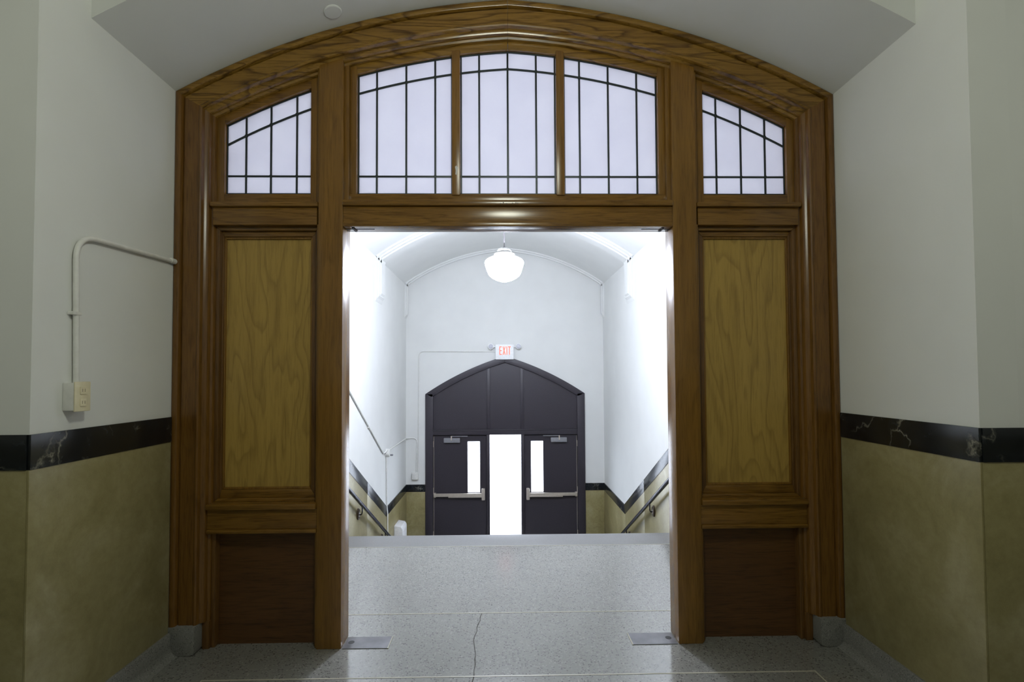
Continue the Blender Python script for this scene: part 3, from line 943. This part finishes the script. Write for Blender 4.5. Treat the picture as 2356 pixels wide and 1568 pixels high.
# stair hall, left wall
xs_ = -W + .014
SCN = empty('stair_conduit', (-W, 4.9, -0.2))
tag(SCN, 'white conduit running down the left stair wall to a junction box', 'conduit')
T('conduit_pipe', [(xs_, 2.0, 1.985), (xs_, 4.78, 0.335)], 0.010, 'conduit', SCN)
T('conduit_pipe', fillet([(xs_, 4.78, 0.335), (xs_ + .02, 4.84, 0.34), (xs_ + .02, 4.97, 0.36)], .03, 5), 0.010, 'conduit', SCN)
T('conduit_pipe', fillet([(xs_, 5.03, 0.33), (xs_, YF - .02, 0.335), (-1.64, YF - .014, 0.335), (-1.655, YF - .014, -0.30)], 0.09, 8), 0.010, 'conduit', SCN)
T('conduit_pipe', fillet([(xs_, 5.0, 0.26), (xs_ + .002, 5.02, -0.55), (xs_ + .012, 5.02, -0.62), (xs_ + .012, 5.02, ZL)], 0.05, 6), 0.010, 'conduit', SCN)
B('conduit_strap', -W, xs_ + .012, 3.94, 3.97, 0.80, 0.85, 'conduit', SCN, 0.003)
bm = bmesh.new()
lathe(bm, [(0.062, -W), (0.062, -W + .055), (0.055, -W + .062), (0.01, -W + .063)], (0, 5.02, 0.305), 24, 'X')
jb = obj('junction_box', bm, 'conduit', SCN)
bm = bmesh.new()
lathe(bm, [(0.014, -W + .06), (0.014, -W + .10), (0.01, -W + .105)], (0, 5.035, 0.27), 14, 'X')
obj('box_knob', bm, 'closer', jb)
SGC = empty('sign_conduit', (-1.60, YF, -0.43))
tag(SGC, 'thin white conduit from the exit sign down to a small wall box', 'conduit')
T('conduit_pipe', fillet([(-0.18, YF - .012, 1.935), (-1.605, YF - .012, 1.945), (-1.622, YF - .012, -0.30)], 0.10, 8), 0.008, 'conduit', SGC)
B('wall_box', -1.735, -1.615, YF - .055, YF, -0.43, -0.30, 'conduit', SGC, 0.012)

# white convector cabinet on the landing
CB = empty('convector_cabinet', (-1.77, 5.72, ZL))
tag(CB, 'white metal convector cabinet on the landing left of the exit', 'heater')
x1 = -W + .15
PR('cabinet_body', [(-W + .012, ZL), (x1, ZL), (x1, -1.035), (x1 - .03, -0.99), (-W + .012, -0.97)], 'Y', 5.545, 5.90, 'cab', CB, 0.006)
B('front_panel', x1, x1 + .006, 5.57, 5.875, ZL + .1, -1.06, 'cab', CB, 0.003)
for k in range(4):
    B('louvre', x1, x1 + .009, 5.59, 5.855, ZL + .13 + k * .022, ZL + .14 + k * .022, 'closer', CB)
B('cabinet_latch', -1.765, -1.757, 5.541, 5.546, -1.20, -1.19, 'closer', CB)

# ------------------------------------------------------------------ small things
zc = AR.z(-0.90)
PC = empty('soffit_cover_plate', (-0.945, -0.125, zc))
tag(PC, 'round white blank cover plate on the arched soffit above the screen', 'cover plate')
bm = bmesh.new()
lathe(bm, [(0.048, 0.006), (0.048, -0.004), (0.044, -0.007), (0.01, -0.008)], (0, 0, 0), 32)
slope = math.atan2(AR.z(-.90) - AR.z(-.94), .04)
bmesh.ops.rotate(bm, verts=bm.verts, cent=(0, 0, 0), matrix=Matrix.Rotation(-slope, 3, 'Y'))
bmesh.ops.translate(bm, verts=bm.verts, vec=(-0.945, -0.125, AR.z(-.945)))
obj('plate', bm, 'ceil', PC)
for sx, lb in ((-1, 'worn steel floor closer plate by the left door post'), (1, 'worn steel floor closer plate by the right door post')):
    FP = empty('floor_plate', (sx * .80, 0.088, 0))
    tag(FP, lb, 'floor plate', 'door pivot floor plates')
    B('plate', sx * .928, sx * .680, 0.026, 0.148, -0.003, 0.0035, 'steel', FP, 0.001)
    B('plate_edge', sx * .680, sx * .674, 0.024, 0.150, -0.003, 0.004, 'strip', FP)
    bm = bmesh.new()
    lathe(bm, [(0.017, 0.003), (0.017, 0.0045)], (sx * .896, 0.090, 0), 16)
    obj('pivot_hole', bm, 'dark', FP)
